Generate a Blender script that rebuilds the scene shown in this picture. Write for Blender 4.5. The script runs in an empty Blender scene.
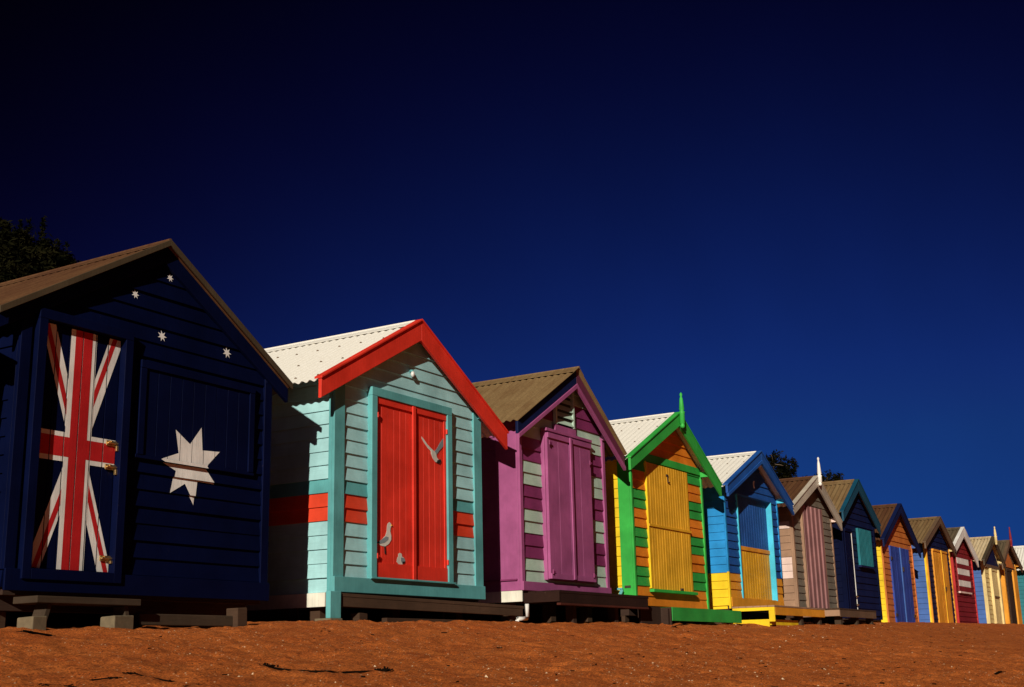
import bpy, bmesh, math, random
from mathutils import Vector, Matrix, noise
R = math.radians
random.seed(7)
S = bpy.context.scene
COL = S.collection
YF = 6.0                                   # plane of the hut fronts (metres in front of the camera line)

# ------------------------------------------------------------------ materials
def nt(name):
    m = bpy.data.materials.new(name); m.use_nodes = True
    n = m.node_tree.nodes; l = m.node_tree.links
    for x in list(n): n.remove(x)
    out = n.new('ShaderNodeOutputMaterial'); b = n.new('ShaderNodeBsdfPrincipled')
    l.new(b.outputs[0], out.inputs[0])
    return m, n, l, b

def coords(n, l, scale=(1, 1, 1)):
    tc = n.new('ShaderNodeTexCoord'); mp = n.new('ShaderNodeMapping')
    mp.inputs['Scale'].default_value = scale
    l.new(tc.outputs['Object'], mp.inputs['Vector'])
    return mp.outputs[0]

def noise_n(n, l, vec, scale, detail=4, rough=0.6):
    t = n.new('ShaderNodeTexNoise'); t.inputs['Scale'].default_value = scale
    t.inputs['Detail'].default_value = detail; t.inputs['Roughness'].default_value = rough
    l.new(vec, t.inputs['Vector']); return t.outputs['Fac']

def ramp(n, l, fac, a, b, ca=(0, 0, 0, 1), cb=(1, 1, 1, 1)):
    r = n.new('ShaderNodeValToRGB'); r.color_ramp.elements[0].position = a; r.color_ramp.elements[1].position = b
    r.color_ramp.elements[0].color = ca; r.color_ramp.elements[1].color = cb
    l.new(fac, r.inputs[0]); return r.outputs[0]

def mix(n, l, fac, a, b, mode='MIX'):
    m = n.new('ShaderNodeMix'); m.data_type = 'RGBA'; m.blend_type = mode
    for s, v in ((m.inputs[0], fac), (m.inputs[6], a), (m.inputs[7], b)):
        if isinstance(v, (int, float)): s.default_value = v
        elif isinstance(v, tuple): s.default_value = v if len(v) == 4 else (*v, 1)
        else: l.new(v, s)
    return m.outputs[2]

def paint(name, c, rough=0.5, wear=0.5, spec=0.3, grain='v'):
    m, n, l, b = nt(name)
    v = coords(n, l)
    vs = coords(n, l, (14, 14, 1.2) if grain == 'v' else (1.5, 1.5, 22))
    big = noise_n(n, l, v, 2.3, 5); fine = noise_n(n, l, vs, 5, 6, .7); spots = noise_n(n, l, v, 38, 5, .7)
    dark = tuple(x * .72 for x in c); lite = tuple(min(1, x * 1.13 + .01 * max(c)) for x in c)
    col = mix(n, l, ramp(n, l, big, .35, .68), dark + (1,), lite + (1,))
    col = mix(n, l, mixf(n, l, fine, .25 * wear), col, tuple(x * .45 for x in c))
    stv = noise_n(n, l, coords(n, l, (11, 11, .9)), 2.2, 5, .65)
    col = mix(n, l, ramp(n, l, stv, .50, .74, (0, 0, 0, 1), (.34 * wear + .04,) * 3 + (1,)), col, tuple(x * .55 + .014 * max(c) for x in c))
    chip = ramp(n, l, spots, .66, .70)
    gate = ramp(n, l, big, .5, .62)
    cg = n.new('ShaderNodeMath'); cg.operation = 'MULTIPLY'; l.new(chip, cg.inputs[0]); l.new(gate, cg.inputs[1])
    cm = n.new('ShaderNodeMath'); cm.operation = 'MULTIPLY'; l.new(cg.outputs[0], cm.inputs[0]); cm.inputs[1].default_value = .75 * wear
    col = mix(n, l, cm.outputs[0], col, (.16, .10, .06))
    l.new(col, b.inputs['Base Color'])
    b.inputs['Specular IOR Level'].default_value = spec
    rr = n.new('ShaderNodeMapRange'); rr.inputs[3].default_value = rough - .08; rr.inputs[4].default_value = rough + .2
    l.new(fine, rr.inputs[0]); l.new(rr.outputs[0], b.inputs['Roughness'])
    bp = n.new('ShaderNodeBump'); bp.inputs['Strength'].default_value = .35; bp.inputs['Distance'].default_value = .004
    l.new(fine, bp.inputs['Height']); l.new(bp.outputs[0], b.inputs['Normal'])
    return m

def mixf(n, l, fac, k):
    r = n.new('ShaderNodeMapRange'); r.inputs[1].default_value = .45; r.inputs[2].default_value = .75
    r.inputs[3].default_value = 0; r.inputs[4].default_value = k * 2
    l.new(fac, r.inputs[0]); return r.outputs[0]

def timber(name, c, rough=.8):
    return paint(name, c, rough, 1.0, .15, 'h')

def metal_roof(name, c, rust, amount):
    m, n, l, b = nt(name)
    v = coords(n, l); vs = coords(n, l, (.7, 5, .7))
    big = noise_n(n, l, v, 1.7, 6, .65); st = noise_n(n, l, vs, 3.0, 6, .7)
    f = mix(n, l, .55, big, st)
    f2 = ramp(n, l, f, .62 - .3 * amount, .78 - .2 * amount)
    col = mix(n, l, f2, c + (1,), rust + (1,))
    fine = noise_n(n, l, v, 60, 4)
    col = mix(n, l, .18, col, ramp(n, l, fine, .3, .7), 'OVERLAY')
    l.new(col, b.inputs['Base Color'])
    b.inputs['Roughness'].default_value = .6; b.inputs['Specular IOR Level'].default_value = .25
    return m

M = {}
def P(name, *a, **k): M[name] = paint(name, *a, **k)
P('navy', (.0012, .0034, .026), wear=.2, spec=.06)
P('flag_white', (.82, .80, .77), wear=.4)
P('flag_red', (.50, .012, .015), wear=.3)
P('aqua', (.36, .66, .70), wear=.45, grain='h')
P('teal', (.11, .39, .41), wear=.5)
P('scarlet', (.76, .035, .016), wear=.35)
P('scarlet_h', (.74, .055, .018), wear=.35, grain='h')
P('cream', (.74, .72, .62), wear=.6)
P('purple', (.36, .085, .235), wear=.4)
P('plum', (.22, .03, .12), wear=.35, grain='h')
P('dark_plum', (.13, .025, .065), wear=.35)
P('sage', (.46, .62, .52), wear=.4, grain='h')
P('green', (.035, .42, .06), wear=.4)
P('green_h', (.03, .36, .06), wear=.4, grain='h')
P('orange', (.78, .22, .012), wear=.4, grain='h')
P('gold', (.78, .40, .015), wear=.35)
P('yellow', (.85, .58, .008), wear=.35, grain='h')
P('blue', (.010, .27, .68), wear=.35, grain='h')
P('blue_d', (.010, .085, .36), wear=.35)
P('cyan', (.06, .55, .78), wear=.3)
P('taupe', (.34, .20, .125), wear=.5, grain='h')
P('stone', (.19, .16, .125), wear=.5)
P('stone_pale', (.50, .44, .36), wear=.5)
P('rosewood', (.28, .13, .13), wear=.4)
P('blush', (.80, .60, .54), wear=.3, grain='h')
P('ink', (.005, .011, .058), wear=.3, spec=.12, grain='h')
P('petrol', (.005, .065, .12), wear=.4)
P('lagoon', (.010, .17, .21), wear=.4)
P('royal', (.020, .055, .33), wear=.4)
P('sky_paint', (.045, .12, .38), wear=.35, grain='h')
P('amber', (.78, .32, .02), wear=.4)
P('rust_paint', (.55, .16, .03), wear=.5, grain='h')
P('maroon', (.22, .012, .016), wear=.3, grain='h')
P('crimson', (.48, .02, .02), wear=.3)
P('brown_trim', (.14, .085, .05), wear=.5)
P('capping', (.075, .055, .032), wear=.6)
P('white', (.80, .78, .74), wear=.4)
P('pale_yellow', (.72, .56, .25), wear=.4)
P('gull_grey', (.22, .27, .30), wear=.2)
P('gull_white', (.66, .66, .60), wear=.2)
P('black', (.015, .015, .015), wear=.2)
M['timber'] = timber('timber', (.065, .036, .022))
M['timber_grey'] = timber('timber_grey', (.060, .040, .026))
M['maroon_wood'] = timber('maroon_wood', (.026, .010, .007)); M['red_wood'] = timber('red_wood', (.08, .02, .013))
M['timber_dark'] = timber('timber_dark', (.045, .025, .018))
M['roof_pale'] = metal_roof('roof_pale', (.74, .715, .66), (.50, .40, .28), .10)
M['roof_brown'] = metal_roof('roof_brown', (.20, .13, .06), (.13, .07, .03), .6)
M['roof_rust'] = metal_roof('roof_rust', (.115, .055, .024), (.07, .027, .013), .8)
M['roof_dark'] = metal_roof('roof_dark', (.12, .09, .055), (.07, .05, .03), .6)
M['roof_tan'] = metal_roof('roof_tan', (.55, .44, .28), (.34, .22, .10), .5)
def simple(name, c, rough=.5, metallic=0.):
    m, n, l, b = nt(name)
    v = coords(n, l); f = noise_n(n, l, v, 30, 4)
    l.new(mix(n, l, ramp(n, l, f, .3, .7), tuple(x * .7 for x in c) + (1,), c + (1,)), b.inputs['Base Color'])
    b.inputs['Roughness'].default_value = rough; b.inputs['Metallic'].default_value = metallic
    M[name] = m
simple('brass', (.78, .52, .22), .35, .9)
simple('iron', (.06, .035, .025), .7, .3)
simple('bulb', (.8, .8, .78), .2)
simple('screw', (.16, .10, .06), .6)
simple('concrete', (.17, .13, .075), .9)
simple('shell', (.74, .54, .34), .45)
simple('weed', (.010, .006, .004), 1.0)
M['weed'].node_tree.nodes['Principled BSDF'].inputs['Specular IOR Level'].default_value = 0

# ------------------------------------------------------------------ mesh builder
class MB:
    def __init__(s): s.v = []; s.f = []; s.m = []; s.mats = []
    def mi(s, mat):
        if mat not in s.mats: s.mats.append(mat)
        return s.mats.index(mat)
    def poly(s, pts, mat):
        i = len(s.v); s.v += [tuple(p) for p in pts]; s.f.append(tuple(range(i, i + len(pts)))); s.m.append(s.mi(mat))
    def prism(s, a, b, mat):
        """closed solid between polygon a and polygon b (same vertex count)"""
        i = len(s.v); k = len(a); s.v += [tuple(p) for p in a] + [tuple(p) for p in b]; mm = s.mi(mat)
        s.f.append(tuple(range(i, i + k))[::-1]); s.m.append(mm)
        s.f.append(tuple(range(i + k, i + 2 * k))); s.m.append(mm)
        for j in range(k):
            s.f.append((i + j, i + (j + 1) % k, i + k + (j + 1) % k, i + k + j)); s.m.append(mm)
    def box(s, x0, x1, y0, y1, z0, z1, mat):
        s.prism([(x0, y0, z0), (x1, y0, z0), (x1, y1, z0), (x0, y1, z0)], [(x0, y0, z1), (x1, y0, z1), (x1, y1, z1), (x0, y1, z1)], mat)
    def xz(s, pts, y0, y1, mat):
        s.prism([(x, y0, z) for x, z in pts], [(x, y1, z) for x, z in pts], mat)
    def bar(s, a, b, w, t, mat, up=(0, 0, 1)):
        a = Vector(a); b = Vector(b); d = (b - a).normalized(); u = Vector(up)
        if abs(d.dot(u)) > .95: u = Vector((0, 1, 0))
        p = d.cross(u).normalized() * w / 2; q = d.cross(p).normalized() * t / 2
        s.prism([a + p + q, a - p + q, a - p - q, a + p - q], [b + p + q, b - p + q, b - p - q, b + p - q], mat)
    def tube(s, pts, rad, mat, n=8):
        rings = []
        for k, p in enumerate(pts):
            p = Vector(p); d = (Vector(pts[min(k + 1, len(pts) - 1)]) - Vector(pts[max(k - 1, 0)])).normalized()
            u = Vector((0, 0, 1)) if abs(d.z) < .9 else Vector((1, 0, 0))
            a = d.cross(u).normalized(); b = d.cross(a).normalized()
            r = rad[k] if isinstance(rad, (list, tuple)) else rad
            i = len(s.v); s.v += [tuple(p + a * r * math.cos(t * 2 * math.pi / n) + b * r * math.sin(t * 2 * math.pi / n)) for t in range(n)]
            rings.append(i)
        mm = s.mi(mat)
        for i, j in zip(rings, rings[1:]):
            for t in range(n):
                s.f.append((i + t, i + (t + 1) % n, j + (t + 1) % n, j + t)); s.m.append(mm)
        s.f.append(tuple(range(rings[0], rings[0] + n))); s.m.append(mm)
        s.f.append(tuple(range(rings[-1], rings[-1] + n))); s.m.append(mm)
    def build(s, name, parent=None, bevel=0, smooth=False):
        me = bpy.data.meshes.new(name)
        off = Vector((0, 0, 0)); o = parent
        while o is not None: off += o.location; o = o.parent
        me.from_pydata([tuple(Vector(v) - off) for v in s.v], [], s.f)
        for m in s.mats: me.materials.append(M[m] if isinstance(m, str) else m)
        me.polygons.foreach_set('material_index', s.m)
        bm = bmesh.new(); bm.from_mesh(me); bmesh.ops.recalc_face_normals(bm, faces=bm.faces); bm.to_mesh(me); bm.free()
        if smooth: me.polygons.foreach_set('use_smooth', [True] * len(me.polygons))
        ob = bpy.data.objects.new(name, me); COL.objects.link(ob)
        if parent is not None: ob.parent = parent
        if bevel:
            b = ob.modifiers.new('Bevel', 'BEVEL'); b.width = bevel; b.segments = 2; b.limit_method = 'ANGLE'
        return ob

def thing(name, label, cat, loc, group=None):
    o = bpy.data.objects.new(name, None); o.location = loc; COL.objects.link(o); o.empty_display_size = .3
    o['label'] = label; o['category'] = cat
    if group: o['group'] = group
    return o
def tag(o, label, cat, group=None, kind=None):
    if label: o['label'] = label
    if cat: o['category'] = cat
    if group: o['group'] = group
    if kind: o['kind'] = kind
    return o

def clip(poly, a, b, c):
    """keep the part of poly (list of (u,z)) where a*u+b*z+c >= 0"""
    out = []
    for i, p in enumerate(poly):
        q = poly[(i + 1) % len(poly)]
        dp = a * p[0] + b * p[1] + c; dq = a * q[0] + b * q[1] + c
        if dp >= 0: out.append(p)
        if (dp >= 0) != (dq >= 0):
            t = dp / (dp - dq); out.append((p[0] + t * (q[0] - p[0]), p[1] + t * (q[1] - p[1])))
    return out
def clip_rect(poly, u0, u1, z0, z1):
    for h in ((1, 0, -u0), (-1, 0, u1), (0, 1, -z0), (0, -1, z1)):
        if len(poly) < 3: return []
        poly = clip(poly, *h)
    return poly if len(poly) > 2 else []
def clip_convex(poly, hull):
    """hull counter-clockwise in (u,z)"""
    for i, p in enumerate(hull):
        q = hull[(i + 1) % len(hull)]
        a = -(q[1] - p[1]); b = q[0] - p[0]; c = -(a * p[0] + b * p[1])
        if len(poly) < 3: return []
        poly = clip(poly, a, b, c)
    return poly if len(poly) > 2 else []

BLO, BHI = .017, .004                      # how far a weatherboard stands out at its lower and upper edge
def weatherboards(mb, hull, T, h, zb, mat, openings=(), seed=0, jit=.0028):
    """lapped boards over a convex outline; T(u,z,d) -> point, d outwards; mat(z)->material"""
    rnd = random.Random(seed)
    zt = max(p[1] for p in hull); us = [p[0] for p in hull]; u0, u1 = min(us), max(us); k = 0
    while zb + k * h < zt:
        z0 = zb + k * h; z1 = z0 + h; k += 1
        dj = rnd.uniform(0, jit); tilt = rnd.uniform(-.0016, .0016)
        rects = [(u0, u1, z0, z1)]
        for (a, b, c, d) in openings:
            nr = []
            for (p, q, r, s_) in rects:
                if b <= p or a >= q or d <= r or c >= s_: nr.append((p, q, r, s_)); continue
                if a > p: nr.append((p, a, r, s_))
                if b < q: nr.append((b, q, r, s_))
                if c > r: nr.append((max(a, p), min(b, q), r, c))
                if d < s_: nr.append((max(a, p), min(b, q), d, s_))
            rects = nr
        for (p, q, r, s_) in rects:
            poly = clip_convex([(p, r), (q, r), (q, s_), (p, s_)], hull)
            if len(poly) < 3: continue
            mt = mat((z0 + z1) / 2)
            dd = lambda u, z: BHI + (BLO - BHI) * (1 - (z - z0) / h) + dj + tilt * (u - u0)
            mb.poly([T(u, z, dd(u, z)) for u, z in poly], mt)
            n = len(poly)
            for i in range(n):
                a, b = poly[i], poly[(i + 1) % n]
                mb.poly([T(*a, dd(*a)), T(*b, dd(*b)), T(*b, -.004), T(*a, -.004)], mt)

def planks_v(mb, x0, x1, z0, z1, y, t, n, mat, gap=.004, seed=1):
    """vertical boards, front face at y, with open grooves over a backing"""
    rnd = random.Random(seed); w = (x1 - x0) / n
    mb.box(x0, x1, y + .008, y + t, z0, z1, mat)
    for i in range(n):
        j = rnd.uniform(0, .0015)
        mb.box(x0 + i * w + gap / 2, x0 + (i + 1) * w - gap / 2, y - j, y + .0085, z0, z1, mat)

# ------------------------------------------------------------------ hut
SPACE = 'beach huts standing in a row on the sand'
def corrugated(mb, p_top, p_bot, y0, y1, mat, pitch=.076, amp=.009, screws=None):
    """one roof slope; p_top, p_bot are (x,z) of ridge and eave"""
    xt, zt = p_top; xb, zb = p_bot
    L = math.hypot(xt - xb, zt - zb); nx, nz = (zt - zb) / L, (xb - xt) / L
    if nz < 0: nx, nz = -nx, -nz
    n = int((y1 - y0) / pitch * 8); top = []; bot = []
    for k in (0, 1):
        x, z = (xt, zt) if k == 0 else (xb, zb)
        for j in range(n + 1):
            y = y0 + (y1 - y0) * j / n; a = amp * (1 + math.cos(2 * math.pi * (y - y0) / pitch))
            top.append((x + nx * a, y, z + nz * a)); bot.append((x + nx * (a - .003), y, z + nz * (a - .003)))
    i0 = len(mb.v); mb.v += top + bot; mm = mb.mi(mat); N = n + 1
    for j in range(n):
        mb.f.append((i0 + j, i0 + j + 1, i0 + N + j + 1, i0 + N + j)); mb.m.append(mm)
        b = i0 + 2 * N
        mb.f.append((b + j, b + N + j, b + N + j + 1, b + j + 1)); mb.m.append(mm)
        mb.f.append((i0 + N + j, i0 + N + j + 1, b + N + j + 1, b + N + j)); mb.m.append(mm)
        mb.f.append((i0 + j, b + j, b + j + 1, i0 + j + 1)); mb.m.append(mm)
    for j in (0, n):
        mb.f.append((i0 + j, i0 + N + j, b + N + j, b + j)); mb.m.append(mm)
    if screws:
        rnd = random.Random(3)
        for fr in (.30, .62, .93):
            for q in range(int((y1 - y0) / (pitch * 3))):
                y = y0 + pitch * 3 * (q + .4 + (.35 if fr == .62 else 0)); y = y0 + round((y - y0) / pitch) * pitch
                f = fr + rnd.uniform(-.012, .012)
                x = xt + (xb - xt) * f; z = zt + (zb - zt) * f
                c = Vector((x + nx * (2 * amp), y, z + nz * (2 * amp)))
                N_ = Vector((nx, 0, nz)); a = Vector((0, 1, 0)); bb = N_.cross(a)
                r = .013
                base = [c + (a * math.cos(t) + bb * math.sin(t)) * r - N_ * .003 for t in [k * math.pi / 3 for k in range(6)]]
                tip = [c + (a * math.cos(t) + bb * math.sin(t)) * r * .5 + N_ * .006 for t in [k * math.pi / 3 for k in range(6)]]
                mb.prism(base, tip, screws)

def hut(sp):
    x0, x1, zb = sp['x0'], sp['x1'], sp['zb']
    xa, za = sp['apex']; lx, lz = sp['eL']; rx, rz = sp['eR']; ov = sp.get('ov', .12); D = sp.get('depth', 2.5)
    y = YF; zg = sp['zg']; h = sp.get('h', .104)
    if not sp.get('open_edge'): za -= .026; lz -= .026; rz -= .022
    root = thing('beach_hut', sp['label'], 'beach hut', ((x0 + x1) / 2, y, zg), SPACE)
    rl = lambda x: (za + (x - xa) * (lz - za) / (lx - xa)) if x < xa else (za + (x - xa) * (rz - za) / (rx - xa))
    dz = .035
    zl, zr, zp = rl(x0) - dz, rl(x1) - dz, za - dz
    # walls
    hull = [(x0, zb), (x1, zb), (x1, zr), (xa, zp), (x0, zl)]
    b = MB(); weatherboards(b, hull, lambda u, z, d: (u, y - d, z), h, sp.get('z0', zb), sp['front'], sp.get('open', ()), 1)
    if not sp.get('open'):
        b.xz(hull, y + .002, y + .03, sp['front'](1.5))
    b.build('front_wall', root)
    b = MB(); weatherboards(b, [(y, zb), (y + D, zb), (y + D, zl), (y, zl)], lambda u, z, d: (x0 - d, u, z), h, sp.get('z0', zb), sp['side'], (), 2)
    b.box(x0 + .002, x0 + .03, y + .032, y + D, zb, zl, sp['side'](zb + .05))
    b.build('side_wall', root)
    rs = sp.get('rside', sp['side'])
    b = MB(); weatherboards(b, [(y, zb), (y + D, zb), (y + D, zr), (y, zr)], lambda u, z, d: (x1 + d, u, z), h, sp.get('z0', zb), rs, (), 3)
    b.box(x1 - .03, x1 - .002, y + .032, y + D, zb, zr, rs(1.5))
    b.build('side_wall', root)
    b = MB(); weatherboards(b, [(-p[0], p[1]) for p in hull][::-1], lambda u, z, d: (-u, y + D + d, z), h, sp.get('z0', zb), rs, (), 4)
    b.xz(hull, y + D - .03, y + D - .002, rs(1.5))
    b.build('rear_wall', root)
    b = MB(); b.box(x0 + .01, x1 - .01, y + .01, y + D - .01, zb - .02, zb + .03, 'timber_dark')
    for q in range(3): b.box(x0 + .05, x1 - .05, y + .1 + q * (D - .3) / 2, y + .2 + q * (D - .3) / 2, zb - .1, zb - .021, 'timber_dark')
    b.build('floor', root)
    b = MB(); b.box(x0 + .02, x1 - .02, y + D - .06, y + D - .035, zg - .15, zb - .001, 'timber_dark'); b.build('underfloor_blackout', root)  # dark boards added to black out the sunlit sand under the floor
    for xx in (x0 + .03, x1 - .055):
        b = MB(); b.box(xx, xx + .025, y + .35, y + D - .061, zg - .15, zb - .021, 'timber_dark'); b.build('underfloor_blackout', root)
    # stumps
    for sx in (x0 + .1, (x0 + x1) / 2, x1 - .1):
        for sy in (y + .2, y + D - .25):
            b = MB(); b.box(sx - .05, sx + .05, sy - .05, sy + .05, zg - .15, zb - .101, 'timber'); b.build('stump', root, .004)
    # corner posts
    pw = sp.get('pw', .085); pm = sp['post']; pml = sp.get('postside', pm)
    for side in (0, 1):
        b = MB()
        xx = x0 if side == 0 else x1; sgn = 1 if side == 0 else -1
        ztop = (zl if side == 0 else zr) - .02
        po = sp.get('po', .028)
        bot = sp.get('pbot', zb)
        b.box(min(xx - sgn * .022, xx + sgn * pw), max(xx - sgn * .022, xx + sgn * pw), y - po, y - .001, bot, ztop, pm)
        b.box(min(xx - sgn * .022, xx - sgn * .001), max(xx - sgn * .022, xx - sgn * .001), y, y + (sp.get('pws', pw) if side == 0 else pw), bot, ztop, pml if side == 0 else pm)
        b.build('corner_post', root, .003)
    # bottom board
    if sp.get('base'):
        m_, bh_ = sp['base'][:2]
        b = MB(); b.box(x0 - .024, x1 + .024, y - .045, y - .0285, zb, zb + bh_, m_); b.build('base_board', root, .003)
    # roof
    yb = y - ov; roof = MB()
    sc = 'screw' if sp['roof'] in ('roof_pale',) else None
    ry0 = yb - .03 if sp.get('open_edge') else yb + .031
    corrugated(roof, (xa, za - .006), (lx, lz - .006), ry0, y + D + .12, sp['roof'], screws=sc)
    corrugated(roof, (xa, za - .006), (rx, rz - .006), ry0, y + D + .12, sp['roof'], screws=sc)
    rf = roof.build('roof', root)
    b = MB(); cw = .12
    for (ex, ez) in ((lx, lz), (rx, rz)):
        L = math.hypot(ex - xa, ez - za); ux, uz = (ex - xa) / L, (ez - za) / L
        a0 = (xa + ux * .008, za + .018); a1 = (xa + ux * cw, za + uz * cw + .0215)
        b.xz([a0, a1, (a1[0], a1[1] - .004), (a0[0], a0[1] - .006)], ry0 - .004 if sp.get('open_edge') else ry0 + .035, y + D + .13, sp.get('cap', sp['roof']))
    b.tube([(xa, ry0 - .006 if sp.get('open_edge') else ry0 + .034, za + .017), (xa, y + D + .13, za + .017)], .014, sp.get('cap', sp['roof']), 8)
    b.build('ridge_cap', rf)
    # purlins / beam ends under the eaves
    for xx, zz, sgn in ((x0, zl, 1), (x1, zr, -1)):
        b = MB(); b.box(min(xx, xx + sgn * .04), max(xx, xx + sgn * .04), yb + .032, y - .03, zz - .075, zz - .012, sp.get('beam', pm))
        b.build('eave_beam', root, .002)
    # barge boards
    bh = sp.get('bh', .15) - (0 if sp.get('open_edge') else .022)
    bl, br = sp['barge'], sp.get('barge_r', sp['barge'])
    for i, (ex, ez, m_) in enumerate(((lx, lz, bl), (rx, rz, br))):
        b = MB(); k = (ez - za) / (ex - xa); e = .012 if i == 0 else -.012
        drop = bh * math.sqrt(1 + k * k)
        up = -.012 if sp.get('open_edge') else .012
        xm = xa if i else xa - .001
        b.xz([(xm, za + up), (ex, ez + up), (ex, ez - bh - .012), (xm, za - drop - .012)], yb, yb + .03, m_)
        bo = b.build('barge_board', root, .004)
        if not sp.get('open_edge'):
            b = MB(); ee = ex + (-.008 if i == 0 else .008); kz = ez + (ee - ex) * k
            b.xz([(xm, za + .029), (ee, kz + .029), (ee, kz + .0125), (xm, za + .0125)], yb - .012, yb + .062, sp.get('capm', m_)); b.build('barge_cap', bo, .002)
        if sp.get('trim'):
            b = MB(); tm, tw = sp['trim']
            b.xz([(xa, za + .022), (ex, ez + .022), (ex, ez - tw + .01), (xa, za - tw + .01)], yb - .045, yb - .0315, tm)
            b.build('barge_cap', bo, .002)
        if sp.get('inner'):
            b = MB(); im = sp['inner']
            b.xz([(xa, za - drop - .014), (ex, ez - bh - .014), (ex, ez - bh - .055), (xa, za - drop - .06)], yb - .012, yb + .02, im)
            b.build('barge_trim', bo, .002)
    # soffit framing seen from below
    for (ex, ez) in ((lx, lz), (rx, rz)):
        s_ = 1 if ex > xa else -1
        x_in = x0 - .03 if s_ < 0 else x1 + .03
        for yy in (y + .4, y + 1.2, y + 2.0):
            b = MB(); b.xz([(x_in, rl(x_in) - .012), (ex - s_ * .02, rl(ex - s_ * .02) - .012), (ex - s_ * .02, rl(ex - s_ * .02) - .07), (x_in, rl(x_in) - .09)], yy, yy + .04, 'timber'); b.build('rafter', root)
    if sp.get('finial'):
        fm, z_t, z_b = sp['finial']
        b = MB(); yy = yb - .03
        prof = [(z_b, .004), (z_b + .012, .022), (z_b + .04, .024), (z_b + .05, .016), (z_b + .06, .028), (za - .0, .028), (za + .02, .034), (za + .035, .02), (za + .05, .028), ((za + z_t) / 2 + .05, .018), (z_t - .05, .010), (z_t - .03, .016), (z_t - .012, .012), (z_t, .003)]
        b.tube([(xa, yy, z) for z, r in prof], [r * 1.15 for z, r in prof], fm, 10)
        b.build('finial', root, 0, True)
    return root

def frame(root, x0, x1, z0, z1, w, yfront, yback, mat, bottom=True, name='door_frame', wb=None):
    """outer size x0..x1, z0..z1"""
    b = MB()
    b.box(x0, x0 + w, yfront, yback, z0, z1 - w, mat); b.box(x1 - w, x1, yfront, yback, z0, z1 - w, mat)
    b.box(x0, x1, yfront, yback, z1 - w + .0005, z1, mat)
    if bottom: b.box(x0 + w + .0005, x1 - w - .0005, yfront, yback, z0, z0 + (wb or w), mat)
    return b.build(name, root, .003)

def leaf(root, x0, x1, z0, z1, y, mat, n=6, rail_t=.05, rail_b=.11, stile=.0, name='door_leaf', seed=1, t=.03):
    b = MB(); planks_v(b, x0, x1, z0, z1, y, t, n, mat, seed=seed)
    if rail_t: b.box(x0, x1, y - .016, y - .002, z1 - rail_t, z1, mat)
    if rail_b: b.box(x0, x1, y - .016, y - .002, z0, z0 + rail_b, mat)
    if stile: b.box(x0, x0 + stile, y - .014, y - .002, z0 + rail_b + .001, z1 - rail_t - .001, mat)
    return b.build(name, root, .0015)

def strap(parent, x, y, z, w=.07, hgt=.022, mat='iron', name='hinge'):
    b = MB(); b.box(x, x + w, y - .008, y, z, z + hgt, mat); b.tube([(x, y - .008, z - .012), (x, y - .008, z + hgt + .012)], .008, mat, 8)
    return b.build(name, parent)

def star_pts(cx, cz, ro, ri, n, rot):
    out = []
    for k in range(2 * n):
        r = ro if k % 2 == 0 else ri; a = rot + k * math.pi / n
        out.append((cx + r * math.cos(a), cz + r * math.sin(a)))
    return out

def paint_on_boards(mb, tris, hb, zb0, T, mat, extra=.0035, reg=None, ztop=9):
    """paint (convex pieces) following lapped boards"""
    for tri in tris:
        z_lo = min(p[1] for p in tri); z_hi = min(max(p[1] for p in tri), ztop)
        k = int((z_lo - zb0) // hb)
        while zb0 + k * hb < z_hi:
            z0 = zb0 + k * hb; k += 1
            q = clip_rect(tri, -99, 99, z0, min(z0 + hb, ztop))
            if q: mb.poly([T(u, z, BHI + (BLO - BHI) * (1 - (z - z0) / hb) + extra) for u, z in q], mat)

def ccw(t):
    a = sum(t[i][0] * t[(i + 1) % len(t)][1] - t[(i + 1) % len(t)][0] * t[i][1] for i in range(len(t)))
    return t if a > 0 else t[::-1]
front_T = lambda u, z, d: (u, YF - d, z)

# ================================================================== THE HUTS
def bands(lst, default):
    def f(z):
        for a, b, m in lst:
            if a <= z < b: return m
        return default
    return f

# ---- neighbour just outside the left edge, which shades the side of the navy hut
r = hut(dict(label='weathered grey hut standing left of the navy flag hut', x0=2.10, x1=4.08, zb=.40, zg=.20, z0=.42,
    apex=(3.09, 2.45), eL=(1.90, 1.80), eR=(4.24, 1.80), ov=.08, h=.105, front=lambda z: 'stone', side=lambda z: 'stone', post='stone',
    roof='roof_dark', barge='stone', bh=.12, depth=2.6))
leaf(r, 2.4, 3.2, .44, 1.85, YF - .04, 'stone', 6, .05, .05, seed=40, name='door')

# ---- navy hut with the flag door
r = hut(dict(label='navy blue beach hut with a union flag door and white stars, leftmost in the row', x0=4.50, x1=6.56, zb=.435, zg=.24, z0=.455,
    apex=(5.516, 2.70), eL=(4.28, 1.965), eR=(6.73, 1.95), ov=.045, h=.105, front=lambda z: 'navy', side=lambda z: 'navy', post='navy', base=('navy', .12),
    pw=.05, open=[(4.625, 5.225, .56, 1.99)], open_edge=1, roof='roof_rust', barge='navy', trim=('capping', .03), bh=.10, depth=2.8, pbot=.55))
frame(r, 4.572, 5.275, .50, 2.05, .060, YF - .060, YF - .001, 'navy')
b = MB(); dx0, dx1, dz0, dz1, dy = 4.634, 5.213, .566, 1.984, YF - .010
NP = 6; planks_v(b, dx0, dx1, dz0, dz1, dy, .035, NP, 'navy', gap=.006, seed=4)
door = b.build('door', r, .0015)
cx, cz, hw, hh = 4.930, 1.27, (dx1 - dx0) / 2, (dz1 - dz0) / 2
mb = MB(); pw_ = (dx1 - dx0) / NP
def on_planks(poly, lift, mat):
    for i in range(NP):
        q = clip_rect(poly, dx0 + i * pw_ + .003, dx0 + (i + 1) * pw_ - .003, dz0, dz1)
        if q: mb.poly([(u, dy - .0016 - lift, z) for u, z in q], mat)
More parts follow.
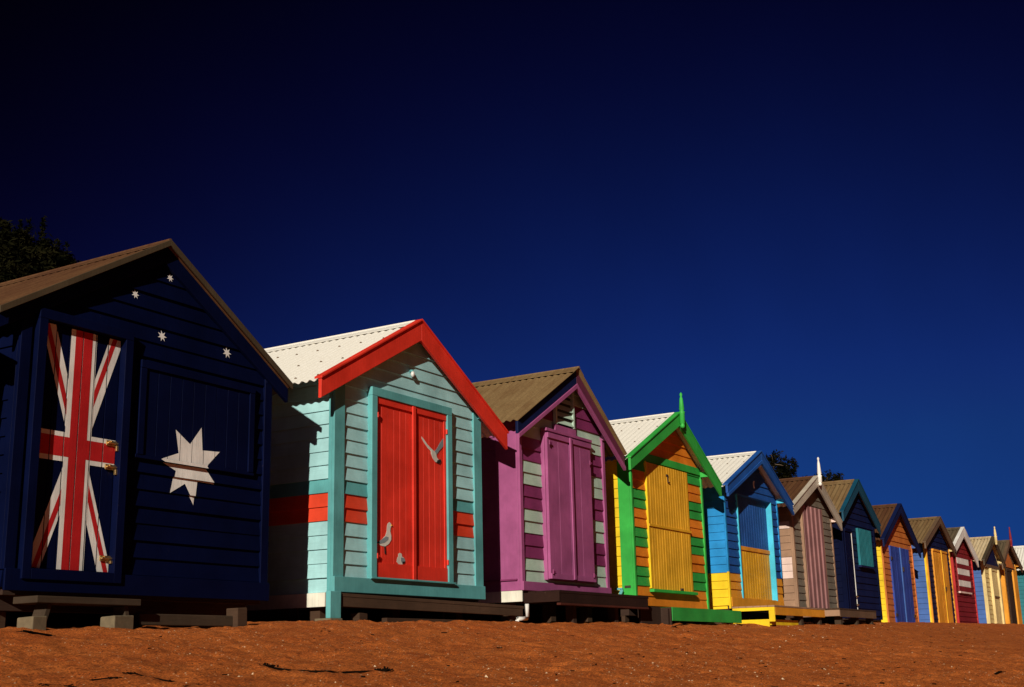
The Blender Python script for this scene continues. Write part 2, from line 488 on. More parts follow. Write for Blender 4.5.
for sx in (-1, 1):
    for sz in (-1, 1):
        ex = dx1 if sx > 0 else dx0; ez = dz1 if sz > 0 else dz0
        ex -= sx * .035
        def diag(a, c): return ccw([(cx + a, cz), (cx + c, cz), (ex + c, ez), (ex + a, ez)])
        on_planks(diag(-.052, .052), .0006, 'flag_white')
        o_ = -.012 if sx * sz > 0 else .010
        if sx < 0: o_ = -o_
        on_planks(diag(-.017 + o_, .017 + o_), .0014, 'flag_red')
def rect(a, b_, c, d): return [(a, c), (b_, c), (b_, d), (a, d)]
on_planks(rect(cx - .096, cx + .096, dz0, dz1), .0022, 'flag_white'); on_planks(rect(dx0, cx - .0962, 1.185, 1.357), .0022, 'flag_white'); on_planks(rect(cx + .0962, dx1, 1.185, 1.357), .0022, 'flag_white')
on_planks(rect(cx - .063, cx + .063, dz0, dz1), .0032, 'flag_red')
on_planks(rect(dx0, cx - .0631, 1.214, 1.330), .0032, 'flag_red'); on_planks(rect(cx + .0631, dx1, 1.214, 1.330), .0032, 'flag_red')
mb.build('flag_emblem', door)
for i, z in enumerate((1.335, 1.19, .645)):
    b = MB(); b.box(5.135, 5.215, dy - .014, dy - .006, z - .016, z + .016, 'brass'); b.tube([(5.14, dy - .02, z), (5.245, dy - .02, z)], .007, 'brass', 8)
    b.box(5.20, 5.24, dy - .030, dy - .014, z - .045 if i < 2 else z - .03, z - .012, 'brass'); b.tube([(5.165, dy - .014, z + .01), (5.165, dy - .026, z + .01)], .006, 'brass', 8)
    b.build('latch', r, .002)
# window shutter beside the door
sx0, sx1, sz0, sz1 = 5.365, 6.40, 1.295, 1.895
b = MB(); planks_v(b, sx0 + .05, sx1 - .05, sz0 + .001, sz1 - .05, YF - .026, .020, 9, 'navy', seed=5)
shut = b.build('window_shutter', r, .0015)
b = MB(); b.box(sx0, sx0 + .049, YF - .038, YF - .002, sz0, sz1 - .05, 'navy'); b.box(sx1 - .049, sx1, YF - .038, YF - .002, sz0, sz1 - .05, 'navy')
b.box(sx0, sx1, YF - .041, YF - .002, sz1 - .0495, sz1, 'navy'); b.box(sx0 - .01, sx1 + .01, YF - .034, YF - .002, sz0 - .022, sz0, 'navy')
b.build('frame', shut, .002)
star = [(5.710, 1.492), (5.937, 1.538), (6.112, 1.398), (6.090, 1.179), (5.903, 1.026), (5.691, 1.083), (5.592, 1.287)]
star = [(a * .996 - .005, c) for a, c in star]
ctr = (sum(p[0] for p in star) / 7, sum(p[1] for p in star) / 7)
pts = []
for i, p in enumerate(star):
    q = star[(i + 1) % 7]; mid = ((p[0] + q[0]) / 2, (p[1] + q[1]) / 2)
    pts += [p, (ctr[0] + (mid[0] - ctr[0]) * .56, ctr[1] + (mid[1] - ctr[1]) * .56)]
tris = [ccw([ctr, pts[i], pts[(i + 1) % 14]]) for i in range(14)]
mb = MB(); w_ = (sx1 - sx0 - .10) / 9
for t in tris:
    for i in range(9):
        q = clip_rect(t, sx0 + .05 + i * w_ + .002, sx0 + .05 + (i + 1) * w_ - .002, sz0, 9)
        if q: mb.poly([(u, YF - .0285, z) for u, z in q], 'flag_white')
    q = clip_rect(t, -9, 99, sz0 - .021, sz0 - .001)
    if q: mb.poly([(u, YF - .0355, z) for u, z in q], 'flag_white')
paint_on_boards(mb, tris, .105, .455, front_T, 'flag_white', ztop=sz0 - .023)
mb.build('star_emblem', r)
for (sx, sz, ro) in ((5.587, 2.490, .042), (5.306, 2.312, .045), (5.543, 2.087, .055), (6.134, 2.093, .058)):
    ro *= .72; mb = MB(); sp_ = star_pts(sx, sz, ro, ro * .42, 7, R(98))
    tr = [ccw([(sx, sz), sp_[i], sp_[(i + 1) % 14]]) for i in range(14)]
    paint_on_boards(mb, tr, .105, .455, front_T, 'flag_white'); mb.build('star_emblem', r)

# ---- aqua hut with scarlet doors
sb = bands([(1.04, 1.25, 'scarlet_h'), (1.25, 1.352, 'teal')], 'aqua')
r = hut(dict(label='aqua weatherboard hut with red double doors, red bargeboards and painted seagulls', x0=7.30, x1=9.30, zb=.522, zg=.33, z0=.627,
    apex=(8.312, 2.80), eL=(7.03, 2.082), eR=(9.655, 2.030), ov=.10, h=.1045, front=sb, side=sb, post='teal', base=('teal', .112),
    roof='roof_pale', barge='scarlet', bh=.150, pw=.10, depth=2.6, pws=.03))
b = MB(); b.box(7.325, 9.275, YF - .016, YF, .523, .628, 'teal'); b.build('base_board', r)
b = MB(); b.box(7.283, 7.299, YF + .05, YF + 2.55, .418, .520, 'cream'); b.build('side_skirting', r, .002)
frame(r, 7.70, 8.815, .628, 2.125, .068, YF - .058, YF - .001, 'teal', wb=.014)
b = MB(); b.box(7.685, 8.83, YF - .074, YF - .059, .632, .646, 'teal'); b.build('door_sill', r, .002)
lf1 = leaf(r, 7.771, 8.257, .644, 2.056, YF - .030, 'scarlet', 6, .052, .115, 0, seed=2)
lf2 = leaf(r, 8.260, 8.745, .644, 2.056, YF - .030, 'scarlet', 6, .052, .115, 0, seed=3)
b = MB(); b.box(8.245, 8.285, YF - .058, YF - .047, .646, 2.052, 'scarlet'); b.build('meeting_stile', lf1, .002)
b = MB(); b.box(8.715, 8.745, YF - .040, YF - .0325, .761, 2.0, 'scarlet'); b.build('stile', lf2, .0015)
for z in (.80, 1.9): strap(lf1, 7.776, YF - .046, z, .03, .016, 'scarlet'); strap(lf2, 8.735, YF - .046, z, .01, .016, 'scarlet')
gy = YF - .0335
def decal(name, parts, parent):
    mb = MB()
    for k, (poly, mat) in enumerate(parts):
        poly = ccw(list(poly))
        mb.xz(poly, gy - .0012 * (k + 1), gy, mat)
    return mb.build(name, parent)
G1=[( [(7.8035, 0.9083), (7.8616, 0.9403), (7.9034, 0.9715), (7.9201, 1.0052), (7.925, 1.0463), (7.9318, 1.0672), (7.9538, 1.0812), (7.9761, 1.0707), (7.9795, 1.0505), (7.9693, 1.0344), (7.966, 1.0086), (7.9797, 0.9739), (7.9781, 0.9432), (7.9492, 0.9108), (7.8987, 0.8863), (7.8451, 0.8909)] , 'gull_white'), ( [(7.7986, 0.91), (7.8532, 0.9367), (7.9085, 0.9658), (7.9423, 0.9621), (7.939, 0.9415), (7.8952, 0.9163), (7.8367, 0.9045)] , 'gull_grey'), ( [(7.792, 0.9095), (7.825, 0.9218), (7.8317, 0.9081), (7.7986, 0.904)] , 'black'), ( [(7.8886, 0.8877), (7.9004, 0.8884), (7.9056, 0.8323), (7.8956, 0.8297)] , 'black'), ( [(7.9761, 1.0625), (7.9966, 1.0559), (7.9761, 1.0523)] , 'amber')]
G2=[( [(8.0709, 0.8399), (8.0934, 0.8505), (8.1177, 0.8427), (8.1212, 0.8224), (8.1491, 0.8137), (8.1631, 0.7939), (8.1525, 0.7708), (8.1176, 0.7588), (8.0761, 0.7607), (8.0502, 0.7777), (8.0588, 0.8066), (8.0726, 0.8217)] , 'gull_white'), ( [(8.1038, 0.8132), (8.1456, 0.8135), (8.1631, 0.7939), (8.1543, 0.773), (8.1246, 0.7653), (8.1072, 0.7848)] , 'gull_grey'), ( [(8.1246, 0.7837), (8.1596, 0.7856), (8.1525, 0.7708), (8.1281, 0.7655)] , 'black')]
G3=[( [(8.3927, 1.823), (8.4241, 1.8058), (8.4789, 1.7662), (8.5242, 1.7447), (8.563, 1.7281), (8.5475, 1.7084), (8.487, 1.7339), (8.4289, 1.7752), (8.4008, 1.8007)] , 'gull_white'), ( [(8.5748, 1.7158), (8.6145, 1.7475), (8.6582, 1.8), (8.7022, 1.8419), (8.7499, 1.8725), (8.7489, 1.8081), (8.7012, 1.7738), (8.6487, 1.7351), (8.6139, 1.701), (8.5882, 1.7017)] , 'gull_grey'), ( [(8.5274, 1.7264), (8.5715, 1.7252), (8.602, 1.7064), (8.6118, 1.6751), (8.639, 1.6567), (8.6352, 1.6316), (8.5908, 1.6331), (8.5571, 1.6565), (8.5304, 1.6924)] , 'gull_white'), ( [(8.6183, 1.6502), (8.6649, 1.6648), (8.6733, 1.646), (8.6471, 1.6231), (8.6078, 1.6283)] , 'black')]
decal('painted_gull', G1, lf1); decal('painted_gull', G2, lf1); decal('painted_gull', G3, lf2)
b = MB(); b.tube([(8.265, YF - .015, 2.355), (8.265, YF - .035, 2.355), (8.265, YF - .04, 2.345)], [.014, .012, .010], 'teal', 10)
b.tube([(8.265, YF - .04, 2.35), (8.265, YF - .04, 2.338), (8.265, YF - .04, 2.318), (8.265, YF - .04, 2.302)], [.009, .017, .017, .006], 'bulb', 12); b.build('wall_lamp', r, 0, True)
# skewed deck with its foot post and stumps
b = MB()
def dk_y(x): return 5.925 - (x - 7.325) * .141
def dk_z(x): return .512 - (x - 7.325) * .0265
for q in range(3):
    a_, c_ = 7.325, 9.42
    y0a, y0c = dk_y(a_) + q * .03, dk_y(c_) + q * .12
    y1a, y1c = y0a + .027, y0c + .112
    b.prism([(a_, y0a, dk_z(a_) - .026), (c_, y0c, dk_z(c_) - .026), (c_, y1c, dk_z(c_) - .026), (a_, y1a, dk_z(a_) - .026)],
            [(a_, y0a, dk_z(a_)), (c_, y0c, dk_z(c_)), (c_, y1c, dk_z(c_)), (a_, y1a, dk_z(a_))], 'timber')
dk = b.build('deck', r, .003)
b = MB(); a_, c_ = 7.33, 9.41
b.prism([(a_, dk_y(a_) + .004, .415), (c_, dk_y(c_) + .004, .372), (c_, dk_y(c_) + .04, .372), (a_, dk_y(a_) + .04, .415)],
        [(a_, dk_y(a_) + .004, dk_z(a_) - .027), (c_, dk_y(c_) + .004, dk_z(c_) - .027), (c_, dk_y(c_) + .04, dk_z(c_) - .027), (a_, dk_y(a_) + .04, dk_z(a_) - .027)], 'timber'); b.build('bearer', dk, .003)
b = MB(); b.box(7.68, 8.98, 5.78, 5.83, .295, .335, 'timber'); b.build('ground_beam', dk, .003)
for (a, c) in ((7.55, 7.65), (9.30, 9.38)):
    b = MB(); b.box(a, c, dk_y(a) + .045, dk_y(a) + .13, .22, .375, 'timber'); b.build('stump', dk, .004)
b = MB(); b.box(7.18, 7.30, YF - .09, YF - .046, .33, .521, 'teal'); b.build('foot_post', r, .003)
b = MB(); b.box(7.17, 7.31, YF - .10, YF + .05, .24, .33, 'concrete'); b.build('foot_block', r, .006)

# ---- purple and grey-green hut
fb = lambda z: ('sage' if int((z - .70) / .1137) % 4 in (0, 1) else 'plum')
r = hut(dict(label='purple and grey-green striped hut with pink side wall and louvred gable vent', x0=9.995, x1=11.70, zb=.625, zg=.34, z0=.70,
    apex=(10.99, 2.862), eL=(9.81, 2.165), eR=(12.01, 2.115), ov=.12, h=.1137, front=fb, side=lambda z: 'purple', post='purple', base=('purple', .082),
    open_edge=1, roof='roof_brown', barge='ink', barge_r='dark_plum', bh=.115, inner='purple', pw=.03, pws=.24, depth=2.6, po=.03))
b = MB(); b.box(9.978, 9.994, YF - .02, YF + 2.4, .525, .624, 'cream'); b.build('side_skirting', r, .002)
b = MB(); b.box(9.955, 9.977, YF + .02, YF + .40, .715, .73, 'plum'); b.build('side_ledge', r)
b = MB(); b.box(10.405, 11.335, YF - .050, YF - .001, .735, 2.155, 'purple'); db = b.build('door_casing', r, .004)
lf1 = leaf(r, 10.42, 10.845, .745, 2.14, YF - .075, 'purple', 2, .05, .05, seed=5)
lf2 = leaf(r, 10.850, 11.31, .745, 2.14, YF - .075, 'purple', 2, .05, .05, seed=6)
b = MB(); b.box(10.835, 10.875, YF - .107, YF - .092, .75, 2.14, 'purple'); b.build('meeting_stile', lf1, .003)
for z in (.80, 2.03): strap(lf1, 10.43, YF - .091, z, .05, .018, 'plum')
for z in (.80, 1.93): strap(lf2, 11.25, YF - .091, z, .05, .018, 'plum')
b = MB(); b.box(10.40, 11.34, YF - .085, YF - .02, 2.156, 2.185, 'purple'); b.build('door_head', r, .003)
b = MB(); b.xz([(10.64, 2.19), (11.07, 2.19), (11.07, 2.255), (10.64, 2.255)], YF - .05, YF - .02, 'purple'); b.build('vent_sill', r, .003)
v = MB(); vx0, vx1 = 10.66, 11.05
v.box(vx0, vx0 + .03, YF - .05, YF - .018, 2.262, 2.60, 'sage'); v.box(vx1 - .03, vx1, YF - .05, YF - .018, 2.262, 2.66, 'sage')
v.box(vx0 + .03, vx1 - .03, YF - .020, YF - .0185, 2.262, 2.66, 'black')
vent = v.build('louvre_vent', r, .002)
for k in range(5):
    z = 2.275 + k * .072; b = MB()
    b.prism([(vx0 + .03, YF - .052, z), (vx1 - .03, YF - .052, z), (vx1 - .03, YF - .022, z + .045), (vx0 + .03, YF - .022, z + .045)],
            [(vx0 + .03, YF - .048, z + .012), (vx1 - .03, YF - .048, z + .012), (vx1 - .03, YF - .022, z + .057), (vx0 + .03, YF - .022, z + .057)], 'sage'); b.build('slat', vent)
b = MB()
for k in range(4): b.box(10.0, 11.85, 5.60 + k * .084, 5.678 + k * .084, .585, .612, 'maroon_wood')
dk = b.build('deck', r, .003)
b = MB(); b.box(10.01, 11.84, 5.603, 5.64, .50, .5845, 'maroon_wood'); b.box(10.01, 11.84, 5.598, 5.64, .480, .4995, 'red_wood'); b.box(9.99, 10.009, 5.60, 5.97, .51, .60, 'maroon_wood'); b.build('bearer', dk, .003)
for a in (10.42, 11.28):
    b = MB(); b.box(a, a + .07, 5.70, 5.78, .25, .584, 'timber_dark'); b.build('stump', dk, .004)
b = MB(); b.tube([(9.96, 5.92, .50), (9.96, 5.92, .385), (9.95, 5.92, .372), (9.80, 5.92, .368), (9.78, 5.92, .350), (9.775, 5.92, .30)], .019, 'white', 10); b.build('drain_pipe', r, 0, True)

# ---- green and orange hut
fb = lambda z: ('orange' if z > 2.2 else 'green_h' if int((z - .553 + .2098 * 4) / .1049 + .0001) % 4 in (2, 3) else 'orange')
r = hut(dict(label='green and orange striped hut with tall golden shutter and green finial', x0=12.35, x1=14.30, zb=.55, zg=.37, z0=.553,
    apex=(13.445, 2.80), eL=(12.07, 2.105), eR=(14.61, 2.065), ov=.16, h=.1049, front=fb, side=lambda z: 'yellow', post='green', postside='green',
    roof='roof_pale', barge='green', bh=.135, pw=.018, pws=.135, depth=2.6, finial=('green', 3.03, 2.60), beam='green'))
b = MB(); b.box(12.37, 14.28, YF - .030, YF - .0175, 2.150, 2.235, 'green'); b.build('gable_rail', r, .003)
b = MB(); planks_v(b, 12.725, 13.86, .737, 2.135, YF - .032, .030, 17, 'gold', gap=.007, seed=8)
sh = b.build('shutter', r, .0015)
b = MB(); b.box(12.72, 13.865, YF - .046, YF - .034, 1.418, 1.445, 'gold'); b.build('rail', sh, .002)
b = MB(); b.box(12.715, 12.7235, YF - .036, YF - .001, .742, 2.145, 'yellow'); b.build('lit_edge_strip', sh, .002)  # brighter yellow strip: the shutter's sunlit edge put into the colour
b = MB(); b.box(12.69, 13.89, YF - .075, YF - .018, .700, .733, 'green'); b.build('window_sill', r, .003)
b = MB(); b.box(13.24, 13.30, YF - .042, YF - .034, 2.03, 2.05, 'iron'); b.box(13.275, 13.292, YF - .042, YF - .034, 1.97, 2.0295, 'iron'); b.tube([(13.27, YF - .045, 1.965), (13.31, YF - .045, 1.96)], .008, 'iron'); b.build('hasp', sh)
b = MB(); b.box(13.48, 13.53, YF - .055, YF - .034, .745, .765, 'iron'); b.build('latch', sh)
b = MB(); b.bar((12.27, 6.10, .725), (12.27, 6.185, .725), .02, .022, 'teal'); b.bar((12.27, 6.105, .715), (12.27, 6.165, .60), .02, .032, 'teal'); b.build('bracket', r)
b = MB(); b.box(12.32, 12.327, 6.03, 6.10, .735, .76, 'iron'); b.build('hinge', r)
b = MB(); b.box(12.37, 14.33, 5.58, 5.612, .375, .515, 'green_h'); b.box(12.37, 14.33, 5.6125, 5.95, .48, .515, 'green_h'); dk = b.build('deck', r, .003)
b = MB(); b.box(12.345, 12.369, 5.585, 5.97, .25, .513, 'timber_dark'); b.box(12.30, 12.344, 5.60, 5.66, .25, .50, 'timber_dark'); b.build('skirting', dk, .003)
b = MB(); b.box(11.86, 12.34, 5.70, 5.73, .25, .52, 'timber_dark'); b.build('side_skirting', dk, .003)

# ---- bright blue hut on yellow base
fz = bands([(0, 1.02, 'amber')], 'blue_d'); sz_ = bands([(0, 1.03, 'yellow')], 'blue')  # front in darker amber and blue than the side: shade put into paint
ox0, ox1, oz0, oz1 = 15.44, 16.72, .72, 2.045
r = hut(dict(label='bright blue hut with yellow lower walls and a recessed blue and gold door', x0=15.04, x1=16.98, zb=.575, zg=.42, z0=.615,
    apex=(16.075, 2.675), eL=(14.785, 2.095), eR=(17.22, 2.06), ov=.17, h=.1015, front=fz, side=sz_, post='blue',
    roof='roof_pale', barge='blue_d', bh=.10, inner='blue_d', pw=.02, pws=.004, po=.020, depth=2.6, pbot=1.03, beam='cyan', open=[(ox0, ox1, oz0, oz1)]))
b = MB(); b.box(15.018, 15.06, YF - .020, YF - .001, .576, 1.0295, 'yellow'); b.box(15.018, 15.039, YF, YF + .004, .576, 1.0295, 'yellow'); b.build('corner_post', r, .003)
b = MB(); b.box(15.06, 16.96, YF - .026, YF - .0178, .60, .716, 'amber'); b.build('base_board', r, .002)
dp = .075
b = MB(); b.box(ox0 - .001, ox0 + .02, YF - .03, YF + dp, oz0 - .01, oz1, 'cyan'); b.box(ox1 - .02, ox1 + .001, YF - .03, YF + dp, oz0 - .01, oz1, 'cyan'); b.box(ox0 - .001, ox1 + .001, YF - .03, YF + dp, oz1 + .0005, oz1 + .025, 'blue_d'); b.box(ox0 + .021, ox1 - .021, YF - .02, YF + dp, oz0 - .02, oz0, 'amber')  # jambs in lighter cyan: sun on the reveal put into the paint
b.build('door_frame', r, .002)
b = MB(); planks_v(b, ox0 + .021, ox1 - .021, 1.392, oz1 - .001, YF + dp - .03, .03, 14, 'blue_d', gap=.006, seed=10); dr = b.build('door', r, .001)
b = MB(); planks_v(b, ox0 + .021, ox1 - .021, oz0 + .001, 1.34, YF + dp - .03, .03, 14, 'gold', gap=.006, seed=11); b.build('lower_panel', dr, .001)
b = MB(); b.box(ox0 + .021, ox1 - .021, YF + dp - .045, YF + dp, 1.341, 1.3915, 'amber'); b.build('rail', dr, .002)
mb = MB(); c0 = (16.14, 2.235); outer = [(c0[0] + .045 * math.cos(t), c0[1] + .055 * math.sin(t)) for t in [R(110 + k * 14) for k in range(11)]]
inner = [(c0[0] + .020 + .040 * math.cos(t), c0[1] + .05 * math.sin(t)) for t in [R(120 + k * 12) for k in range(11)]]
for k in range(10): mb.xz(ccw([outer[k], outer[k + 1], inner[k + 1], inner[k]]), YF - .026, YF - .016, 'flag_white')
mb.build('moon_ornament', r)
b = MB()
for k in range(6): b.box(15.03, 16.99, 5.42 + k * .093, 5.508 + k * .093, .575, .596, 'taupe')
dk = b.build('deck', r, .003)
b = MB(); b.box(15.035, 15.06, 5.425, 5.97, .535, .5745, 'yellow'); b.box(15.036, 15.059, 5.426, 5.50, .40, .5345, 'yellow'); b.box(15.036, 15.059, 5.5005, 5.97, .34, .43, 'yellow'); b.build('side_frame', dk, .002)
b = MB(); b.box(15.061, 16.985, 5.424, 5.45, .48, .5745, 'amber'); b.box(15.1, 16.1, 5.50, 5.53, .36, .43, 'yellow'); b.build('front_board', dk, .002)
for a in (16.10, 16.85):
    b = MB(); b.box(a, a + .09, 5.46, 5.55, .30, .574, 'timber_grey'); b.build('stump', dk, .004)

# ---- stone coloured hut with rose striped door
sd = bands([(1.07, 1.37, 'blush'), (1.79, 1.90, 'blush')], 'taupe')
r = hut(dict(label='grey-brown weatherboard hut with pink striped door and white finial', x0=17.60, x1=19.42, zb=.61, zg=.45, z0=.655,
    apex=(18.57, 2.62), eL=(17.34, 2.06), eR=(19.61, 2.01), ov=.13, h=.101, front=lambda z: 'stone', side=sd, post='taupe',
    roof='roof_rust', barge='stone_pale', bh=.13, pw=.03, pws=.03, po=.02, depth=2.6, finial=('white', 2.90, 2.46), beam='blush'))
b = MB(); bw = (18.86 - 17.99) / 9
b.box(17.99, 18.86, YF - .03, YF - .018, .655, 2.14, 'rosewood')
for k in range(5): b.box(17.99 + 2 * k * bw, 17.99 + (2 * k + 1) * bw, YF - .055, YF - .0305, .656, 2.139, 'rosewood')
dr = b.build('door', r, .003)
b = MB(); b.box(17.945, 17.988, YF - .05, YF - .001, .65, 2.14, 'taupe'); b.build('door_jamb', r, .003)
b = MB(); b.box(18.862, 18.90, YF - .05, YF - .001, .65, 2.14, 'taupe'); b.build('door_jamb', r, .003)
b = MB()
for k in range(6): b.box(17.58, 19.40, 5.40 + k * .095, 5.49 + k * .095, .595, .618, 'timber')
dk = b.build('deck', r, .003)
b = MB(); b.box(17.585, 17.61, 5.405, 5.96, .51, .5945, 'taupe'); b.box(17.611, 19.39, 5.404, 5.43, .50, .5945, 'brown_trim'); b.build('side_frame', dk, .002)
for a in (17.72, 18.5, 19.25):
    b = MB(); b.box(a, a + .09, 5.44, 5.53, .32, .594, 'timber_grey'); b.build('stump', dk, .004)

# ---- ink blue hut with teal shutter
r = hut(dict(label='dark navy hut with a teal slatted window shutter and teal bargeboards', x0=19.96, x1=21.79, zb=.54, zg=.48, z0=.60,
    apex=(20.80, 2.815), eL=(19.79, 2.20), eR=(21.89, 2.13), ov=.11, h=.103, front=lambda z: 'ink', side=lambda z: 'navy', post='navy',
    roof='roof_brown', barge='petrol', bh=.15, pw=.05, depth=2.6))
lf = leaf(r, 20.0, 20.345, .62, 1.95, YF - .04, 'navy', 5, .05, .05, seed=20, name='door')
b = MB(); b.box(20.35, 20.372, YF - .045, YF - .001, .60, 1.93, 'flag_white'); b.build('door_post', r, .003)
for z in (.75, .88): b = MB(); b.tube([(20.28, YF - .06, z), (20.31, YF - .075, z)], .012, 'brass'); b.build('door_knob', lf)
b = MB(); planks_v(b, 20.72, 21.47, 1.40, 2.0, YF - .055, .04, 10, 'lagoon', gap=.012, seed=21); sh = b.build('window_shutter', r, .0015)
b = MB(); b.box(20.69, 21.5, YF - .07, YF - .002, 1.365, 1.398, 'ink'); b.build('window_sill', r, .003)

# ---- royal blue doors under orange gable
fb = bands([(0, 1.86, 'rust_paint')], 'rust_paint')
r = hut(dict(label='hut with plain royal blue double doors, orange gable and bright yellow left side', x0=22.22, x1=24.24, zb=.45, zg=.50, z0=.50,
    apex=(23.33, 2.64), eL=(21.96, 1.915), eR=(24.47, 1.86), ov=.13, h=.103, front=fb, side=lambda z: 'yellow', post='rust_paint', postside='yellow',
    roof='roof_rust', barge='ink', bh=.13, pw=.015, depth=2.6, beam='sky_paint'))
lf1 = leaf(r, 22.66, 23.26, .50, 1.84, YF - .04, 'royal', 6, 0, 0, seed=22)
lf2 = leaf(r, 23.27, 23.92, .50, 1.84, YF - .04, 'royal', 6, 0, 0, seed=23)
b = MB(); b.box(23.255, 23.29, YF - .06, YF - .041, .50, 1.84, 'sky_paint'); b.build('meeting_stile', lf1, .002)
for z in (.62, 1.6): strap(lf1, 22.62, YF - .044, z, .12, .04); strap(lf2, 23.83, YF - .044, z, .12, .04)
b = MB(); b.box(23.36, 23.42, YF - .06, YF - .042, 1.42, 1.50, 'iron'); b.build('latch', lf2)

# ---- golden doors on navy boards
r = hut(dict(label='navy boarded hut with golden orange double doors, yellow corner post and light blue side', x0=25.37, x1=27.32, zb=.45, zg=.54, z0=.50,
    apex=(26.40, 2.66), eL=(24.95, 2.06), eR=(27.52, 2.03), ov=.12, h=.103, front=lambda z: 'ink', side=lambda z: 'sky_paint', post='amber', postside='yellow',
    roof='roof_brown', barge='brown_trim', bh=.12, pw=.03, depth=2.6, pws=.035, beam='pale_yellow'))
lf1 = leaf(r, 25.80, 26.38, .50, 1.98, YF - .04, 'amber', 4, .04, .04, seed=24)
lf2 = leaf(r, 26.39, 26.98, .50, 1.98, YF - .04, 'amber', 4, .04, .04, seed=25)
b = MB(); b.box(26.37, 26.43, YF - .075, YF - .058, .50, 1.98, 'gold'); b.build('meeting_stile', lf1, .002)
b = MB(); b.box(26.50, 26.56, YF - .07, YF - .058, 1.18, 1.26, 'iron'); b.build('latch', lf2)

# ---- maroon hut with white stripes
r = hut(dict(label='dark red hut with white stripes on its front and white bargeboards', x0=27.58, x1=29.44, zb=.45, zg=.56, z0=.50,
    apex=(28.52, 2.61), eL=(27.42, 2.14), eR=(29.66, 1.98), ov=.12, h=.103, front=lambda z: 'maroon', side=lambda z: 'crimson', post='crimson',
    roof='roof_dark', barge='flag_white', bh=.17, pw=.04, depth=2.6))
b = MB(); b.box(27.82, 28.95, YF - .045, YF - .018, 1.22, 1.96, 'maroon'); sh = b.build('window_shutter', r, .002)
for z in (1.33, 1.575, 1.80): b = MB(); b.box(27.83, 28.94, YF - .05, YF - .0455, z, z + .125, 'flag_white'); b.build('white_stripe', sh)
b = MB(); b.box(27.82, 28.95, YF - .06, YF - .018, 1.185, 1.2195, 'blush'); b.build('window_sill', r, .002)

# ---- cream door hut
r = hut(dict(label='hut with cream yellow door, cobalt blue side wall and pale pointed finial', x0=30.72, x1=32.45, zb=.45, zg=.60, z0=.50,
    apex=(31.68, 2.63), eL=(30.22, 2.01), eR=(32.72, 2.00), ov=.14, h=.103, front=lambda z: 'pale_yellow', side=lambda z: 'sky_paint', post='pale_yellow',
    roof='roof_tan', barge='capping', bh=.12, pw=.05, depth=2.6, finial=('pale_yellow', 2.86, 2.42)))
mb = MB(); mb.xz([(30.80, 1.95), (32.40, 1.95), (32.0, 2.25), (31.66, 2.46), (31.3, 2.30)], YF - .035, YF - .018, 'ink'); mb.build('gable_panel', r)
b = MB(); b.box(30.76, 32.42, YF - .05, YF - .018, 1.87, 1.945, 'brown_trim'); b.build('gable_rail', r, .003)
lf = leaf(r, 31.30, 32.05, .50, 1.86, YF - .04, 'pale_yellow', 5, .05, .05, seed=26, name='door')
b = MB(); b.box(32.06, 32.14, YF - .08, YF - .018, .50, 1.86, 'pale_yellow'); b.build('door_jamb', r, .003)
b = MB(); b.box(31.20, 31.29, YF - .08, YF - .018, .50, 1.86, 'pale_yellow'); b.build('door_jamb', r, .003)
b = MB(); b.box(31.3, 31.95, YF - .07, YF - .06, 1.2, 1.23, 'brown_trim'); b.build('rail', lf, .002)

# ---- orange hut with dark finial
r = hut(dict(label='hut with orange corner posts, dark doorway and dark spiky finial under a brown roof', x0=33.02, x1=34.70, zb=.45, zg=.62, z0=.50,
    apex=(33.66, 2.68), eL=(32.42, 2.02), eR=(35.02, 2.05), ov=.13, h=.103, front=lambda z: 'brown_trim', side=lambda z: 'rust_paint', post='amber',
    roof='roof_dark', barge='brown_trim', bh=.12, pw=.10, depth=2.6, finial=('maroon', 3.0, 2.5)))
lf = leaf(r, 33.3, 33.95, .50, 1.95, YF - .04, 'timber_dark', 5, .05, .05, seed=27, name='door')
mb = MB(); mb.xz([(33.05, 2.0), (34.4, 2.0), (34.1, 2.2), (33.66, 2.42), (33.3, 2.25)], YF - .035, YF - .018, 'rust_paint'); mb.build('gable_panel', r)
b = MB(); b.box(34.05, 34.5, YF - .06, YF - .018, .50, 1.95, 'amber'); b.build('side_panel', r, .003)

# ---- last hut at the edge
r = hut(dict(label='hut with pale corrugated roof and turquoise side, cut off by the right edge', x0=36.05, x1=37.95, zb=.45, zg=.64, z0=.50,
    apex=(37.0, 2.76), eL=(35.72, 2.06), eR=(38.25, 2.05), ov=.12, h=.103, front=lambda z: 'cyan', side=lambda z: 'lagoon', post='lagoon',
    roof='roof_pale', barge='brown_trim', bh=.12, pw=.05, depth=2.6))
leaf(r, 36.5, 37.4, .50, 1.9, YF - .04, 'white', 6, .05, .05, seed=28, name='door')

# ------------------------------------------------------------------ plank step and blocks under the navy hut
b = MB(); b.box(4.51, 5.235, 5.72, 5.92, .360, .398, 'timber_grey')
t = thing('plank_step', 'weathered plank step on splayed legs below the union flag door', 'step', (4.87, 5.8, .25)); st = b.build('tread', t, .004)
for xx, dx in ((4.62, -.05), (5.15, .04)):
    b = MB(); b.bar((xx, 5.80, .36), (xx + dx, 5.80, .19), .03, .10, 'timber_grey', up=(0, 1, 0)); b.build('leg', t, .003)
def block(x0, x1, z0, z1, yy, label, skew=0):
    b = MB(); b.prism([(x0, yy, z0), (x1, yy + skew, z0), (x1, yy + .14, z0), (x0, yy + .14 - skew, z0)], [(x0, yy, z1), (x1, yy + skew, z1 + .004), (x1, yy + .14, z1), (x0, yy + .14 - skew, z1 - .004)], 'concrete')
    tag(b.build('concrete_block', None, .006), label, 'block', 'loose concrete blocks in front of the navy hut')
block(4.46, 4.56, .13, .287, 5.68, 'small pale block under the left end of the plank step', .01)
